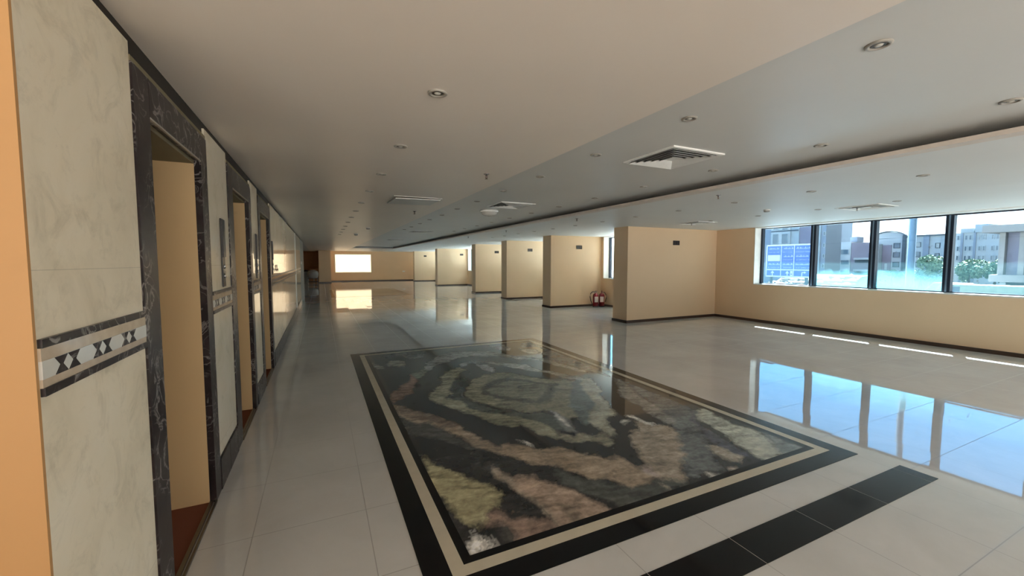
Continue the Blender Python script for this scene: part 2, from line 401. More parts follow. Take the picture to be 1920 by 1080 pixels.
# ---- left wall: masonry with three blocked lift openings, marble cladding, frieze band
DOORS = [(2.28, 3.10, 2.11, 3.25), (4.10, 4.935, 3.90, 5.08), (5.81, 6.73, 5.64, 6.90)]
DT, FT = 2.16, 2.325
XW = -.68
w = MB()
ys = [1.60] + [v for d in DOORS for v in d[:2]] + [19.9]
for a, b in zip(ys[::2], ys[1::2]): w.box(-1.75, XW, a, b, 0, 2.44)
for d in DOORS: w.box(-1.75, XW, d[0], d[1], DT, 2.44)
wl = w.build('wall_left', M['plaster'], kind='structure')
bays = [(1.424, 2.11), (3.25, 3.90), (5.08, 5.64), (6.90, 16.7)]
for i, (a, b) in enumerate(bays):
    MB().box(XW, -.652, a, b, 0 if i == 0 else .215, 2.396).build('cladding_panel', M['dusty'] if i == 0 else M['clad'], wl)
    # frieze: dark strip, cream field, white mosaic with dark bow ties, cream field, dark strip
    f = MB()
    f.mi = 0; f.box(-.66, -.642, a+.004, b, 1.322, 1.345); f.box(-.66, -.642, a+.004, b, 1.197, 1.219)
    f.mi = 1; f.box(-.66, -.646, a+.004, b, 1.288, 1.322); f.box(-.66, -.646, a+.004, b, 1.219, 1.241)
    f.mi = 2; f.box(-.66, -.645, a+.004, b, 1.241, 1.288)
    f.mi = 0; y = a + .12
    while y < b-.07:
        for o in (-.032, .032):
            z0, z1, zm = 1.2415, 1.2875, 1.2645
            f.prism([(y+o-.030, z0), (y+o+.030, z0), (y+o+.006, zm), (y+o-.006, zm)], -.66, -.6435)
            f.prism([(y+o-.030, z1), (y+o-.006, zm), (y+o+.006, zm), (y+o+.030, z1)], -.66, -.6435)
        y += .20
    f.build('frieze_band', [M['marble'], M['pinkcream'], M['mosaic']], wl)
    if i: 
        s = MB(); y = a
        while y < b-.01:
            s.box(XW, -.640, y+.002, min(y+.30, b)-.002, 0, .21, .002); y += .30
        s.build('baseboard_marble', M['marble'], wl)
MB().box(XW, -.652, 16.7, 19.9, 0, 2.396).build('end_panel', M['endg'], wl)
MB().box(XW, -.640, 13.42, 13.55, .215, 2.396).build('corner_strip', M['white'], wl)
for i, d in enumerate(DOORS):
    r = structure('door_%d' % (i+1), (-.66, (d[0]+d[1])/2, 0))
    m = MB(); y0, y1 = d[0]-r.location.y, d[1]-r.location.y; f0, f1 = d[2]-r.location.y, d[3]-r.location.y
    m.box(-.02, .016, f0, y0, 0, FT, .002); m.box(-.02, .016, y1, f1, 0, FT, .002); m.box(-.02, .016, y0, y1, DT, FT, .002)
    m.build('door_frame', M['marble'], r)
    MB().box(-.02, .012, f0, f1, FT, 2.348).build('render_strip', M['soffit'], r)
    MB().box(-.90, -.80, y0, y1, 0, DT).build('infill_wall', M['plaster'], r)
    MB().box(-1.0, -.02, y0, y1, -.02, .003).build('recess_floor', M['red'], r)
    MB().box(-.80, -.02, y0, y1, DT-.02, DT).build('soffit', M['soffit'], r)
    e = MB(); e.box(-.02, .0, y0, y1, 0, .012); e.box(.010, .022, y0, y1, 0, .012); e.build('sill_rail', M['steel'], r)
    MB().box(.008, .018, y0, y1, DT-.006, DT+.002).build('head_bead', M['ring'], r)
# return wall beside the camera, its warm light put into the orange
MB().box(-4.4, -.68, 1.412, 1.60, -.25, 2.75).box(-.68, -.6505, 1.412, 1.4235, -.25, 2.75).build('wall_side', M['orange'], kind='structure')
# rear parts of the hall
MB().box(-4.4, -4.2, -4.2, 1.412, -.25, 2.75).build('wall_west', M['wall'], kind='structure')
MB().box(-4.4, -.70, -4.2, 1.412, -.25, 0).build('floor_lobby', M['floor'], kind='structure')
MB().box(-4.4, -.70, -4.2, 1.412, ZC, 2.75).build('ceiling_lobby', M['ceil'], kind='structure')

# ---- right wall with window bands
def wall_x(name, X, y0, y1, wins, th=.35, sill=.98, head=2.44):
    m = MB(); y = y0
    for a, b in wins:
        if a > y: m.box(X, X+th, y, a, -.25, 2.75)
        m.box(X, X+th, a, b, -.25, sill-.02); m.box(X, X+th, a, b, head, 2.75); y = b
    if y < y1: m.box(X, X+th, y, y1, -.25, 2.75)
    return m.build(name, M['wall'], kind='structure')
WIN = [(10.21, -3.6, 6.89), (9.07, 8.70, 11.64), (9.07, 12.45, 15.2), (9.07, 15.95, 19.0), (9.07, 19.7, 26.2), (9.07, 27.0, 33.4), (9.07, 34.25, 35.3)]  # the last bay window is unseen, added to brighten the far wall
wall_x('wall_right', 10.21, -4.2, 8.55, [WIN[0][1:]])
wall_x('wall_right_beyond', 9.07, 8.55, 36.0, [w_[1:] for w_ in WIN[1:]])

def make_window(i, X, y0, y1, last_first):
    r = structure('window_%d' % i, (X, (y0+y1)/2, 0)); cy = r.location.y
    gx = .27
    MB().box(0, .35, y0-cy, y1-cy, .96, .985).build('window_sill', M['sill'], r)
    j = MB(); j.box(-.004, .35, y1-cy-.012, y1-cy, .985, 2.44); j.box(-.004, .35, y0-cy, y0-cy+.012, .985, 2.44); j.box(-.015, .35, y0-cy, y1-cy, 2.418, 2.44)
    j.build('window_reveal', M['white'], r)
    f = MB()
    f.box(gx-.02, gx+.05, y0-cy, y1-cy, .985, 1.005); f.box(gx-.02, gx+.05, y0-cy, y1-cy, 2.395, 2.418)
    f.box(gx-.04, gx+.05, y1-cy-.06, y1-cy-.012, .985, 2.418); f.box(gx-.04, gx+.05, y0-cy+.012, y0-cy+.06, .985, 2.418)
    f.build('window_frame', M['alu'], r)
    y = y1-1.27; ed = [y1-.06]
    while y > y0+.3:
        q = MB(); q.mi = 0; q.box(gx-.06, gx+.06, y-.055-cy, y+.055-cy, 1.0, 2.40, .004)
        q.mi = 1; q.box(gx-.066, gx-.05, y-.012-cy, y+.012-cy, 1.0, 2.40)
        q.build('mullion', [M['alu'], M['alu2']], r)
        ed += [y+.055, y-.055]; y -= 1.135
    ed.append(y0+.06)
    for k in range(0, len(ed), 2):
        MB().box(gx+.005, gx+.017, ed[k+1]-cy-.01, ed[k]-cy+.01, 1.0, 2.40).build('pane', (M['smear'] if k in (2, 4) else M['glass']) if i == 1 else M['clear'], r)
    return r
for i, (X, a, b) in enumerate(WIN): make_window(i+1, X, a, b, 0)

# ---- partitions between the bays
PART = [(8.01, 10.21), (11.77, 9.07), (15.34, 9.07), (19.08, 9.07), (26.35, 9.07), (33.57, 9.07)]
for i, (y, xr) in enumerate(PART):
    MB().box(6.99, xr, y, y+.54, 0, ZC).build('wall_partition_%d' % (i+1), M['wall'], kind='structure')
    k = MB(); k.box(6.972, 7.0, y-.018, y+.558, 0, .068); k.box(7.0, xr, y-.018, y, 0, .068); k.box(7.0, xr, y+.54, y+.558, 0, .068)
    k.build('baseboard_partition_%d' % (i+1), M['skirt'], kind='structure')
k = MB(); k.box(10.19, 10.21, -4.2, 7.992, 0, .068); k.build('baseboard_right', M['skirt'], kind='structure')
k = MB()
for a, b in [(8.57, 11.75), (12.33, 15.32), (15.9, 19.06), (19.64, 26.33), (26.91, 33.55), (34.13, 35.4)]: k.box(9.05, 9.07, a, b, 0, .068)
k.build('baseboard_right_beyond', M['skirt'], kind='structure')

# ---- far wall with a lit window, column and dim alcove
fw = MB()
fw.box(.72, 1.05, 35.42, 35.8, 0, 2.75); fw.box(3.85, 9.07, 35.42, 35.8, 0, 2.75); fw.box(1.05, 3.85, 35.42, 35.8, 0, .70); fw.box(1.05, 3.85, 35.42, 35.8, 2.22, 2.75)
fw.build('wall_far', M['far'], kind='structure')
MB().box(-.10, .72, 33.57, 35.8, 0, ZC).build('wall_far_column', M['wall'], kind='structure')
MB().box(-3.2, -.10, 37.0, 37.3, 0, 2.75).build('wall_alcove', M['brown'], kind='structure')
MB().box(-.30, -.10, 35.8, 37.0, 0, 2.75).build('wall_alcove_side', M['brown'], kind='structure')
MB().box(-3.4, -3.2, 19.9, 37.3, 0, 2.75).build('wall_alcove_left', M['brown'], kind='structure')
MB().box(-3.4, -1.75, 19.7, 19.9, 0, 2.75).build('wall_alcove_near', M['brown'], kind='structure')
k = MB(); k.box(.72, 9.07, 35.40, 35.42, 0, .075); k.box(-.12, .74, 33.55, 33.57, 0, .075); k.box(.72, .74, 33.57, 35.42, 0, .075); k.build('baseboard_far', M['skirt'], kind='structure')
r = structure('window_8', (2.45, 35.42, 0))
f = MB(); f.box(-1.40, -1.35, .04, .12, .70, 2.22); f.box(1.35, 1.40, .04, .12, .70, 2.22); f.box(-1.35, 1.35, .04, .12, .70, .75); f.box(-1.35, 1.35, .04, .12, 2.17, 2.22)
f.build('window_frame', M['white'], r)
MB().box(-1.36, 1.36, .075, .09, .74, 2.18).build('pane', M['lit'], r)

# ---- unseen back wall behind the camera: open gaps sized for the fill light
bw = MB()
bw.box(-4.4, 10.56, -4.55, -4.2, -.25, .15); bw.box(-4.4, 10.56, -4.55, -4.2, 2.38, 2.75)
for x in (-4.4, -.9): bw.box(x, x+.5, -4.55, -4.2, .15, 2.38)
bw.box(3.2, 4.4, -4.55, -4.2, .15, 2.38); bw.box(10.0, 10.56, -4.55, -4.2, .15, 2.38)
bw.build('wall_back', M['orange'], kind='structure')

# ---- added white terrace outside the bays, reflects sun onto the far ceilings
MB().box(9.42, 24, 8.6, 45, -.3, -.02).build('floor_bounce_slab', M['bounce_slab'], kind='structure')

# ---- projecting storey above the window front (its edge trims the sun to a sliver on the floor)
MB().box(10.56, 12.47, -12, 45, 4.19, 9.0).build('wall_upper_storey', M['white'], kind='structure')
MB().box(-4.6, 10.56, -12, 45, 2.75, 9.0).build('ceiling_storey_above', M['white'], kind='structure')

# ================================================================== FLOOR INLAYS
def stone_col(rgb):
    c = np.array(lin(rgb)); g = c.mean()
    return (c*.75 + g*.25) * (STONE_GAIN if g > .06 else STONE_GAIN*.8)
PANEL_DEF = [(stone_col(rgb), np.array(p, float).reshape(-1, 2)/100) for rgb, p in PATTERN]
def stone_panel(x0, x1, y0, y1, z, nx, ny, dx=0, dy=0, mirror=False):
    xs = np.linspace(x0, x1, nx); ysn = np.linspace(y0, y1, ny)
    X, Y = np.meshgrid(xs, ysn)
    rng = np.random.RandomState(3)
    def vnoise(freq, seed):
        g = np.random.RandomState(seed).rand(64, 64)
        u = X*freq % 63; v = Y*freq % 63
        i = u.astype(int); j = v.astype(int); fu = u-i; fv = v-j
        fu = fu*fu*(3-2*fu); fv = fv*fv*(3-2*fv)
        return (g[j, i]*(1-fu)*(1-fv)+g[j, i+1]*fu*(1-fv)+g[j+1, i]*(1-fu)*fv+g[j+1, i+1]*fu*fv)-.5
    ux = sum(vnoise(f, s)*a for f, s, a in ((3, 1, .05), (8, 2, .04), (22, 3, .024), (60, 8, .012)))
    uy = sum(vnoise(f, s)*a for f, s, a in ((3, 4, .06), (8, 5, .06), (22, 6, .05), (60, 9, .03)))
    acc = np.zeros((ny, nx, 3)); taps = 5
    for tp in range(taps):
        a = 2*PI*tp/taps; r = .016
        PX = X + ux + r*math.cos(a) - dx; PY = Y + uy + 1.5*r*math.sin(a) - dy
        if mirror: PX = 2*2.12-PX
        img = np.empty((ny, nx, 3)); img[:] = np.array(lin((41, 41, 41)))*STONE_GAIN*.7
        for col, poly in PANEL_DEF:
            inside = np.zeros((ny, nx), bool); n = len(poly)
            for k in range(n):
                xa, ya = poly[k]; xb, yb = poly[(k+1) % n]
                if ya == yb: continue
                cond = ((ya > PY) != (yb > PY)) & (PX < (xb-xa)*(PY-ya)/(yb-ya)+xa)
                inside ^= cond
            img[inside] = col
        acc += img
    def streak(ang, fl, fs, seed):
        ca, sa = math.cos(ang), math.sin(ang); U = (X*ca+Y*sa)+20; V = (-X*sa+Y*ca)+20
        g = np.random.RandomState(seed).rand(64, 64); u = (U+ux*.6)*fl % 63; v = (V+uy*.6)*fs % 63
        i = u.astype(int); j = v.astype(int); fu = u-i; fv = v-j; fu = fu*fu*(3-2*fu); fv = fv*fv*(3-2*fv)
        return (g[j, i]*(1-fu)*(1-fv)+g[j, i+1]*fu*(1-fv)+g[j+1, i]*(1-fu)*fv+g[j+1, i+1]*fu*fv)-.5
    acc = acc/taps * np.clip(1 + .35*vnoise(5, 10) + .35*vnoise(16, 11) + .35*vnoise(40, 12) + .55*streak(-.35, 3, 26, 21) + .4*streak(-.2, 6, 55, 22), .25, 2)[..., None]
    me = bpy.data.meshes.new('stone_panel')
    V = np.stack([X.ravel(), Y.ravel(), np.full(X.size, z)], 1)
    idx = np.arange(nx*ny).reshape(ny, nx)
    F = np.stack([idx[:-1,:-1].ravel(), idx[:-1,1:].ravel(), idx[1:,1:].ravel(), idx[1:,:-1].ravel()], 1)
    me.vertices.add(len(V)); me.vertices.foreach_set('co', V.ravel())
    me.loops.add(F.size); me.loops.foreach_set('vertex_index', F.ravel())
    me.polygons.add(len(F)); me.polygons.foreach_set('loop_start', np.arange(0, F.size, 4)); me.polygons.foreach_set('loop_total', np.full(len(F), 4))
    me.update()
    ca = me.color_attributes.new('stone', 'FLOAT_COLOR', 'POINT')
    ca.data.foreach_set('color', np.concatenate([acc.reshape(-1, 3).clip(0, 1), np.ones((nx*ny, 1))], 1).ravel())
    me.materials.append(M['panel'])
    o = bpy.data.objects.new('stone_panel', me); COL.objects.link(o); return o
def inlay(label, x0, x1, y0, y1, nx, ny, dx=0, dy=0, mirror=False):
    t = thing('floor_inlay', label, 'floor inlay', (0, 0, 0))
    def ring(name, o, w, z, m): MB().frame(x0+o, x1-o, y0+o, y1-o, .0, z, w, w).build(name, m, t)
    ring('outer_border', 0, .133, .0030, M['black']); ring('light_border', .133, .073, .0031, M['cream']); ring('inner_border', .206, .05, .0030, M['black'])
    p = stone_panel(x0+.25, x1-.25, y0+.25, y1-.25, .0028, nx, ny, dx, dy, mirror); p.parent = t
    return t
inlay('large polished onyx floor inlay with swirling bands and a black and cream border', .415, 3.87, 1.685, 7.22, 300, 520)
inlay('distant dark stone floor inlay in front of the lit window wall', .415, 3.87, 19.4, 24.9, 90, 150, 0, 17.7, True)
s = MB(); x = -.385
while x < 3.9:
    s.mi = 0; s.box(x+.002, min(x+.603, 3.945)-.002, 1.238, 1.452, 0, .003)
    s.mi = 1; s.box(x-.002, x+.002, 1.238, 1.452, 0, .0029); x += .603
t = s.build('floor_stripe', [M['black'], M['grout']]); tag(t, 'black granite stripe in the floor before the near edge of the large inlay', 'floor stripe')

# ================================================================== LIFT CALL PANELS
def call_panel(y, label):
    t = thing('call_panel', label, 'lift panel', (-.652, y, 1.36), 0, 'lift call panels')
    MB().box(0, .010, -.045, .045, 0, .50, .003).build('face_plate', M['dark'], t)
    MB().box(.008, .018, -.042, .042, .22, .495, .003).build('indicator_box', M['dark'], t)
    for z in (.08, .15):
        b = MB().lathe([(.0, .018), (.013, .018), (.016, .015), (.016, .008), (0, .008)], 16, (0, 0, z), 'x').build('call_button', M['chrome'], t)
    MB().box(.008, .012, -.022, .022, .105, .125).build('nameplate', M['steel'], t)
    return t
call_panel(3.63, 'dark upright lift call panel on the pale marble between the first and second openings')
call_panel(5.40, 'dark upright lift call panel on the pale marble between the second and third openings')
call_panel(7.08, 'dark upright lift call panel on the marble just past the third opening')
t = thing('wall_bracket', 'small dark two pronged bracket on the marble beyond the last lift panel', 'bracket', (-.652, 7.65, 1.42))
m = MB(); m.box(0, .006, -.12, .12, -.006, .004); m.build('back_bar', M['dark'], t)
for y in (-.1, .1): MB().tube([(.004, y, .08), (.010, y, .0), (.016, y, -.03), (.020, y, .02)], .004).build('prong', M['dark'], t)

# ================================================================== CEILING FITTINGS
t = thing('downlight', '', 'downlight', (0, 0, ZC), 0, 'recessed ceiling downlights')
MB().lathe([(.036, 0), (.052, 0), (.051, -.006), (.043, -.009), (.036, -.008), (.032, -.002), (.032, 0)], 32).build('trim_ring', M['ring'], t)
MB().lathe([(.032, -.002), (.027, -.005), (.020, -.005), (.016, -.002)], 24).build('reflector', M['refl'], t)
MB().lathe([(.018, -.003), (.015, -.007), (.008, -.009), (0, -.010)], 20).build('lamp', M['lamp'], t)
D0 = t; first = True
rows = [('along the left wall', [(.59, 2.18+1.1*k) for k in range(12)], ZC),
        ('left in the raised ceiling', [(2.35, 1.03+1.06*k) for k in range(12)], ZT),
        ('right in the raised ceiling', [(3.90, 1.02+1.055*k) for k in range(12)], ZT),
        ('just right of the ceiling slot', [(5.68, 2.05+1.06*k) for k in range(12)], ZC),
        ('close to the window front', [(7.7, 3.05+1.05*k) for k in range(4)], ZC)]
for where, pts, z in rows:
    for k, (x, y) in enumerate(pts):
        lab = 'round downlight, %s from the camera in the row %s' % (ORD[k], where)
        if first: D0.location = (x, y, z); D0['label'] = lab; first = False
        else: dup(D0, (x, y, z), lab)

t = thing('sprinkler', '', 'sprinkler', (0, 0, 0), 0, 'ceiling sprinklers')
MB().lathe([(0, 0), (.030, 0), (.028, -.006), (.012, -.010), (.010, -.02), (0, -.02)], 20).build('escutcheon', M['chrome'], t)
b = MB(); b.tube([(.010, 0, -.018), (.012, 0, -.035), (0, 0, -.048)], .0035); b.tube([(-.010, 0, -.018), (-.012, 0, -.035), (0, 0, -.048)], .0035); b.build('yoke', M['steel'], t)
MB().lathe([(0, -.048), (.016, -.049), (.016, -.052), (0, -.052)], 16).build('deflector', M['steel'], t)
MB().tube([(0, 0, -.02), (0, 0, -.047)], .0025).build('bulb', M['redp'], t)
S = [(1.56, 3.92, ZC, 'small hanging sprinkler on the left ceiling strip, the nearer to the camera'), (1.53, 7.28, ZC, 'small hanging sprinkler on the left ceiling strip past the access hatch'),
     (4.86, 3.81, ZC, 'small hanging sprinkler right of the ceiling slot, nearest the camera'), (4.80, 7.05, ZC, 'small hanging sprinkler right of the ceiling slot in front of the second partition'),
     (4.77, 10.5, ZC, 'small hanging sprinkler right of the ceiling slot in front of the third partition'), (4.72, 13.6, ZC, 'small hanging sprinkler right of the ceiling slot in front of the fourth partition'),
     (7.75, 6.75, ZC, 'small hanging sprinkler by the ceiling grille over the first partition'), (8.05, 3.7, ZC, 'small hanging sprinkler by the flat grille above the window front')]
for k, (x, y, z, lab) in enumerate(S):
    if k == 0: t.location = (x, y, z); t['label'] = lab; S0 = t
    else: dup(S0, (x, y, z), lab)

def detector(x, y, z, lab, s=1.0):
    t = thing('smoke_detector', lab, 'smoke detector', (x, y, z))
    MB().lathe([(0, 0), (.055*s, 0), (.055*s, -.012), (.05*s, -.016), (0, -.016)], 24).build('base', M['white'], t)
    MB().lathe([(.044*s, -.015), (.046*s, -.03*s), (.036*s, -.042*s), (0, -.046*s)], 24).build('sensor_head', M['grey'], t)
detector(6.94, 4.49, ZC, 'round smoke detector on the window side ceiling in front of the corner bay')
detector(1.15, 11.2, ZC, 'round smoke detector far along the left ceiling strip', 1.1)
detector(1.05, 13.8, ZC, 'round smoke detector at the far end of the left ceiling strip', 1.2)
t = thing('ceiling_dome', 'round pale dome fitting hanging just behind the second ceiling grille', 'ceiling dome', (2.98, 7.35, ZT))
MB().lathe([(0, 0), (.17, 0), (.18, -.02), (.16, -.035)], 32).build('base_ring', M['white'], t)
MB().lathe([(.15, -.03), (.145, -.07), (.10, -.10), (0, -.115)], 32).build('dome_cover', M['lamp'], t)

def diffuser(name_label, x, y, z, s=.64, flat=False):
    t = thing('air_diffuser', name_label, 'air vent', (x, y, z), 0, 'square ceiling air diffusers')
    h = s/2
    def sq(m, r0, z0, r1, z1):   # sloping square ring
        for k in range(4):
            a = k*PI/2; ca, sa = math.cos(a), math.sin(a)
            P = lambda u, v, zz: (u*ca-v*sa, u*sa+v*ca, zz)
            m.face([P(r0, -r0, z0), P(r0, r0, z0), P(r1, r1, z1), P(r1, -r1, z1)])
    f = MB(); d = -.008 if flat else -.012
    sq(f, h, 0, h, d); sq(f, h, d, h-.022, d-.004); sq(f, h-.022, d-.004, h-.03, -.002)
    f.build('outer_frame', M['white'], t)
    MB().box(-h+.04, h-.04, -h+.04, h-.04, -.004, -.001).build('duct_shade_plate', M['grey'] if flat else M['hole'], t)  # dark plate stands in for the shaded duct behind the louvres
    n = 2 if flat else 5
    for k in range(n):
        r = (h-.035) - k*(h-.07)/n
        b = MB(); sq(b, r-.026, -.006, r, d-.012); sq(b, r-.026, -.0045, r, d-.0105); b.build('louvre_blade', M['white'], t)
    MB().box(-.05, .05, -.05, .05, d-.002, d+.004).build('centre_plate', M['white'], t)
    return t
diffuser('large square white air grille with dark louvres in the raised ceiling, nearest the camera', 3.08, 2.93, ZT)
diffuser('square white air grille second from the camera in the raised ceiling, above the dome fitting', 3.04, 6.49, ZT)
diffuser('square air grille third from the camera in the raised ceiling', 3.0, 13.3, ZT)
diffuser('square air grille fourth and farthest in the raised ceiling', 3.0, 18.4, ZT)
diffuser('flat square air grille in the ceiling right above the window front', 8.05, 3.58, ZC, .60, True)
diffuser('flat square air grille in the ceiling before the corner bay partition', 7.80, 6.65, ZC, .60, True)
t = thing('access_hatch', 'square ceiling access hatch hanging slightly open on the left ceiling strip', 'ceiling hatch', (1.26, 6.05, ZC))
MB().frame(-.33, .33, -.36, .36, -.006, 0, .02, .02).build('hatch_frame', M['ceil'], t)
f = MB().box(-.31, .31, -.34, .34, -.010, 0).build('hatch_door', M['ceil'], t); f.location = (0, 0, -.012); f.rotation_euler = (math.radians(1.4), math.radians(-1.0), 0)

# ================================================================== WALL SOCKET BOXES
def socket(x, y, z, lab):
    t = thing('socket_box', lab, 'socket box', (x, y, z), 0, 'dark socket boxes on the partitions')
    m = MB(); m.frame(-.115, .115, -.06, .06, -.0, .012, .018, .018); o = m.build('rim', M['socket'], t); o.rotation_euler = (PI/2, 0, 0)
    MB().box(-.10, .10, -.005, 0, -.045, .045).build('back_box', M['hole'], t)
    for dx in (-.05, .05): MB().box(dx-.032, dx+.032, -.008, -.004, -.032, .032).build('blank_module', M['socket'], t)
for k, (x, y) in enumerate([(8.64, 8.01), (8.12, 11.77), (8.08, 15.34), (8.14, 19.08), (8.66, 26.35), (7.88, 33.57)]):
    socket(x, y, 2.06, 'dark rectangular socket box high on the %s partition from the camera' % ORD[k])
t = thing('wall_outlet', 'small white outlet plate low on the far wall', 'outlet', (6.45, 35.42, .78))
MB().box(-.11, .11, -.012, 0, -.045, .045, .004).build('plate', M['white'], t)
for dx in (-.05, .05): MB().box(dx-.03, dx+.03, -.016, -.011, -.03, .03).build('rocker', M['white'], t)
t = thing('wall_switch', 'tiny bright switch plate at the far end of the marble wall', 'switch', (-.652, 17.4, 1.52))
MB().box(0, .014, -.05, .05, -.05, .05, .004).build('plate', M['white'], t); MB().box(.013, .02, -.02, .02, -.03, .03).build('rocker', M['white'], t)

# ================================================================== FIRE EXTINGUISHERS
def extinguisher(x, y, rz, lab, hose=True):
    t = thing('fire_extinguisher', lab, 'fire extinguisher', (x, y, 0), rz, 'red fire extinguishers in the corner'); t.scale = (1.2, 1.2, 1.06)
    MB().lathe([(0, 0), (.078, 0), (.082, .012), (.082, .36), (.074, .40), (.05, .432), (.026, .445), (.022, .46), (0, .46)], 28).build('cylinder', M['redp'], t)
    MB().lathe([(.070, 0), (.086, .0), (.086, .03), (.082, .035)], 28).build('foot_ring', M['rubber'], t)
    MB().lathe([(0, .455), (.022, .455), (.022, .50), (.012, .51), (0, .51)], 16).build('valve', M['chrome'], t)
    h = MB(); h.box(-.012, .012, -.10, .03, .512, .526, .003); h.tube([(0, .02, .50), (0, -.05, .49), (0, -.10, .475)], .007); h.build('handle', M['redp'], t)
    MB().lathe([(0, .0), (.018, .0), (.018, .012), (0, .012)], 16, (.022, 0, .48), 'x').build('gauge', M['paper'], t)
    l = MB()
    for k in range(7):
        a0, a1 = [math.radians(-90-38+76*(k+i)/7) for i in (0, 1)]
        r = .0835
        l.face([(r*math.cos(a0), r*math.sin(a0), .16), (r*math.cos(a1), r*math.sin(a1), .16), (r*math.cos(a1), r*math.sin(a1), .34), (r*math.cos(a0), r*math.sin(a0), .34)])
    l.build('paper_label', M['paper'], t)
    MB().tube([(-.02, 0, .485), (-.09, 0, .50), (-.15, 0, .44), (-.165, 0, .33), (-.14, 0, .20), (-.10, 0, .10)] if hose else [(.02, 0, .485), (.08, .0, .47), (.12, .0, .40), (.125, .0, .28), (.105, 0, .16)], .012, 10).build('hose', M['rubber'], t)
extinguisher(8.60, 11.44, -.35, 'red fire extinguisher with looped hose in the bay corner, left of the pair')
extinguisher(8.825, 11.40, -.55, 'red fire extinguisher with wide white label, right of the pair near the window', False)

# ================================================================== ODDS AND ENDS AT THE FAR LEFT
t = thing('water_tub', 'grey white rounded tub on a dark low stand beside the far column', 'tub', (-.50, 33.1, 0))
MB().lathe([(0, .36), (.22, .37), (.32, .46), (.37, .62), (.36, .80), (.30, .90), (.24, .93), (.22, .90), (0, .88)], 28).build('tub_body', M['grey'], t)
MB().lathe([(.05, .93), (.20, .945), (.20, .97), (0, .98)], 24).build('tub_lid', M['mosaic'], t)
for sx in (-1, 1):
    for sy in (-1, 1): MB().box(sx*.30-.02, sx*.30+.02, sy*.25-.02, sy*.25+.02, 0, .45).build('stand_leg', M['grey'], t)
m = MB(); m.frame(-.34, .34, -.28, .28, .10, .14, .04, .04); m.frame(-.34, .34, -.28, .28, .36, .40, .05, .05); m.build('stand_frame', M['dark'], t)
t = thing('storage_bin', 'dark grey bin standing in the alcove left of the pale tub', 'bin', (-1.05, 33.6, 0))
MB().lathe([(0, 0), (.20, 0), (.26, .82), (.28, .83), (.28, .87), (.26, .87)], 24).build('bin_body', M['grey'], t)
MB().lathe([(.285, .86), (.285, .91), (.16, .97), (0, .98)], 24).build('bin_lid', M['dark'], t)
t = thing('cardboard_box', 'brown box standing behind the pale tub in the dim alcove', 'box', (-.45, 34.3, 0))
MB().box(-.3, .3, -.25, .25, 0, 1.05, .008).build('carton', M['brown'], t); MB().box(-.04, .04, -.252, -.24, .02, 1.0).build('tape_strip', M['pinkcream'], t)
# ================================================================== OUTSIDE
GZ = -1.6
XL = lambda c: tuple(v*EXT for v in lin(c))
EX = dict(  # pane, mauve, slate and leaf colours lightened to paint in distance haze
 ground=plain('sandy_asphalt', XL((74,72,70)), .9, .2, 0, .12, .6),
 pale=plain('pale_render', XL((214,222,226)), .8, .2, 0, .05, .7), white=plain('white_render', XL((232,236,238)), .8, .2, 0, .04, .7),
 lilac=plain('lilac_render', XL((176,166,182)), .8, .2, 0, .05, .7), slate=plain('slate_render', XL((180,190,206)), .8, .2, 0, .06, .5),
 mauve=plain('mauve_render', XL((182,168,182)), .8, .2, 0, .05, .7), edge=plain('grey_coping', XL((92,104,116)), .7),
 pane=plain('hazed_window_glass', XL((126,146,160)), .1, .5), beige=plain('beige_concrete', XL((196,186,180)), .8, .2, 0, .05, .6),
 rock=plain('rubble_stone', XL((178,172,164)), .9, .1, 0, .25, 1.4), pole=plain('blue_grey_concrete', XL((118,142,164)), .7, .3, 0, .06, 1),
 sign=plain('blue_sign_film', XL((46,112,205)), .4), signw=plain('white_sign_film', XL((236,240,240)), .4), signy=plain('pale_yellow_sign_film', XL((226,232,200)), .4),
 leaf=plain('hazed_leaf', XL((138,164,132)), .7, .2, 0, .3, 3), bark=plain('bark', XL((96,80,66)), .9),
 carw=plain('white_car_paint', XL((226,230,232)), .2), cars=plain('silver_blue_car_paint', XL((140,160,186)), .2, .5, .3), card=plain('dark_car_paint', XL((40,48,60)), .2),
 carg=plain('pale_green_paint', XL((196,212,190)), .4), tyre=M['rubber'])
g = MB(); g.box(12, 150, -80, 110, GZ-.4, GZ); g.build('ground_outside', EX['ground'], kind='structure')

def building(name, label, X, y0, y1, ztop, mat, wins, depth=9, extra=(), roof=None, off=0, dark=False):
    """facade on the plane X looking back at the hall; wins = (y0,y1,z0,z1)"""
    t = thing(name, label, 'building', (X, (y0+y1)/2, GZ)); cy = (y0+y1)/2
    if roof: MB().prism([(y-cy, z-GZ) for y, z in roof], 0, depth).build('wall', mat, t)
    else: MB().box(0, depth, y0-cy, y1-cy, 0, ztop-GZ).build('wall', mat, t)
    for n, m, d0, d1, a, b, z0, z1 in extra:
        MB().box(d0, d1, a-cy, b-cy, z0-GZ, z1-GZ).build(n, m, t)
    for a, b, z0, z1 in wins:
        w = MB(); k = .05
        for q in ((a-k, b+k, z0-k, z0), (a-k, b+k, z1, z1+k), (a-k, a, z0, z1), (b, b+k, z0, z1)): w.box(-.08-off, -off, q[0]-cy, q[1]-cy, q[2]-GZ, q[3]-GZ)
        f = w.build('window', EX['edge'] if dark else EX['white'], t)
        MB().box(-.03-off, -off, a-cy, b-cy, z0-GZ, z1-GZ).build('pane', EX['pane'], f)
    return t
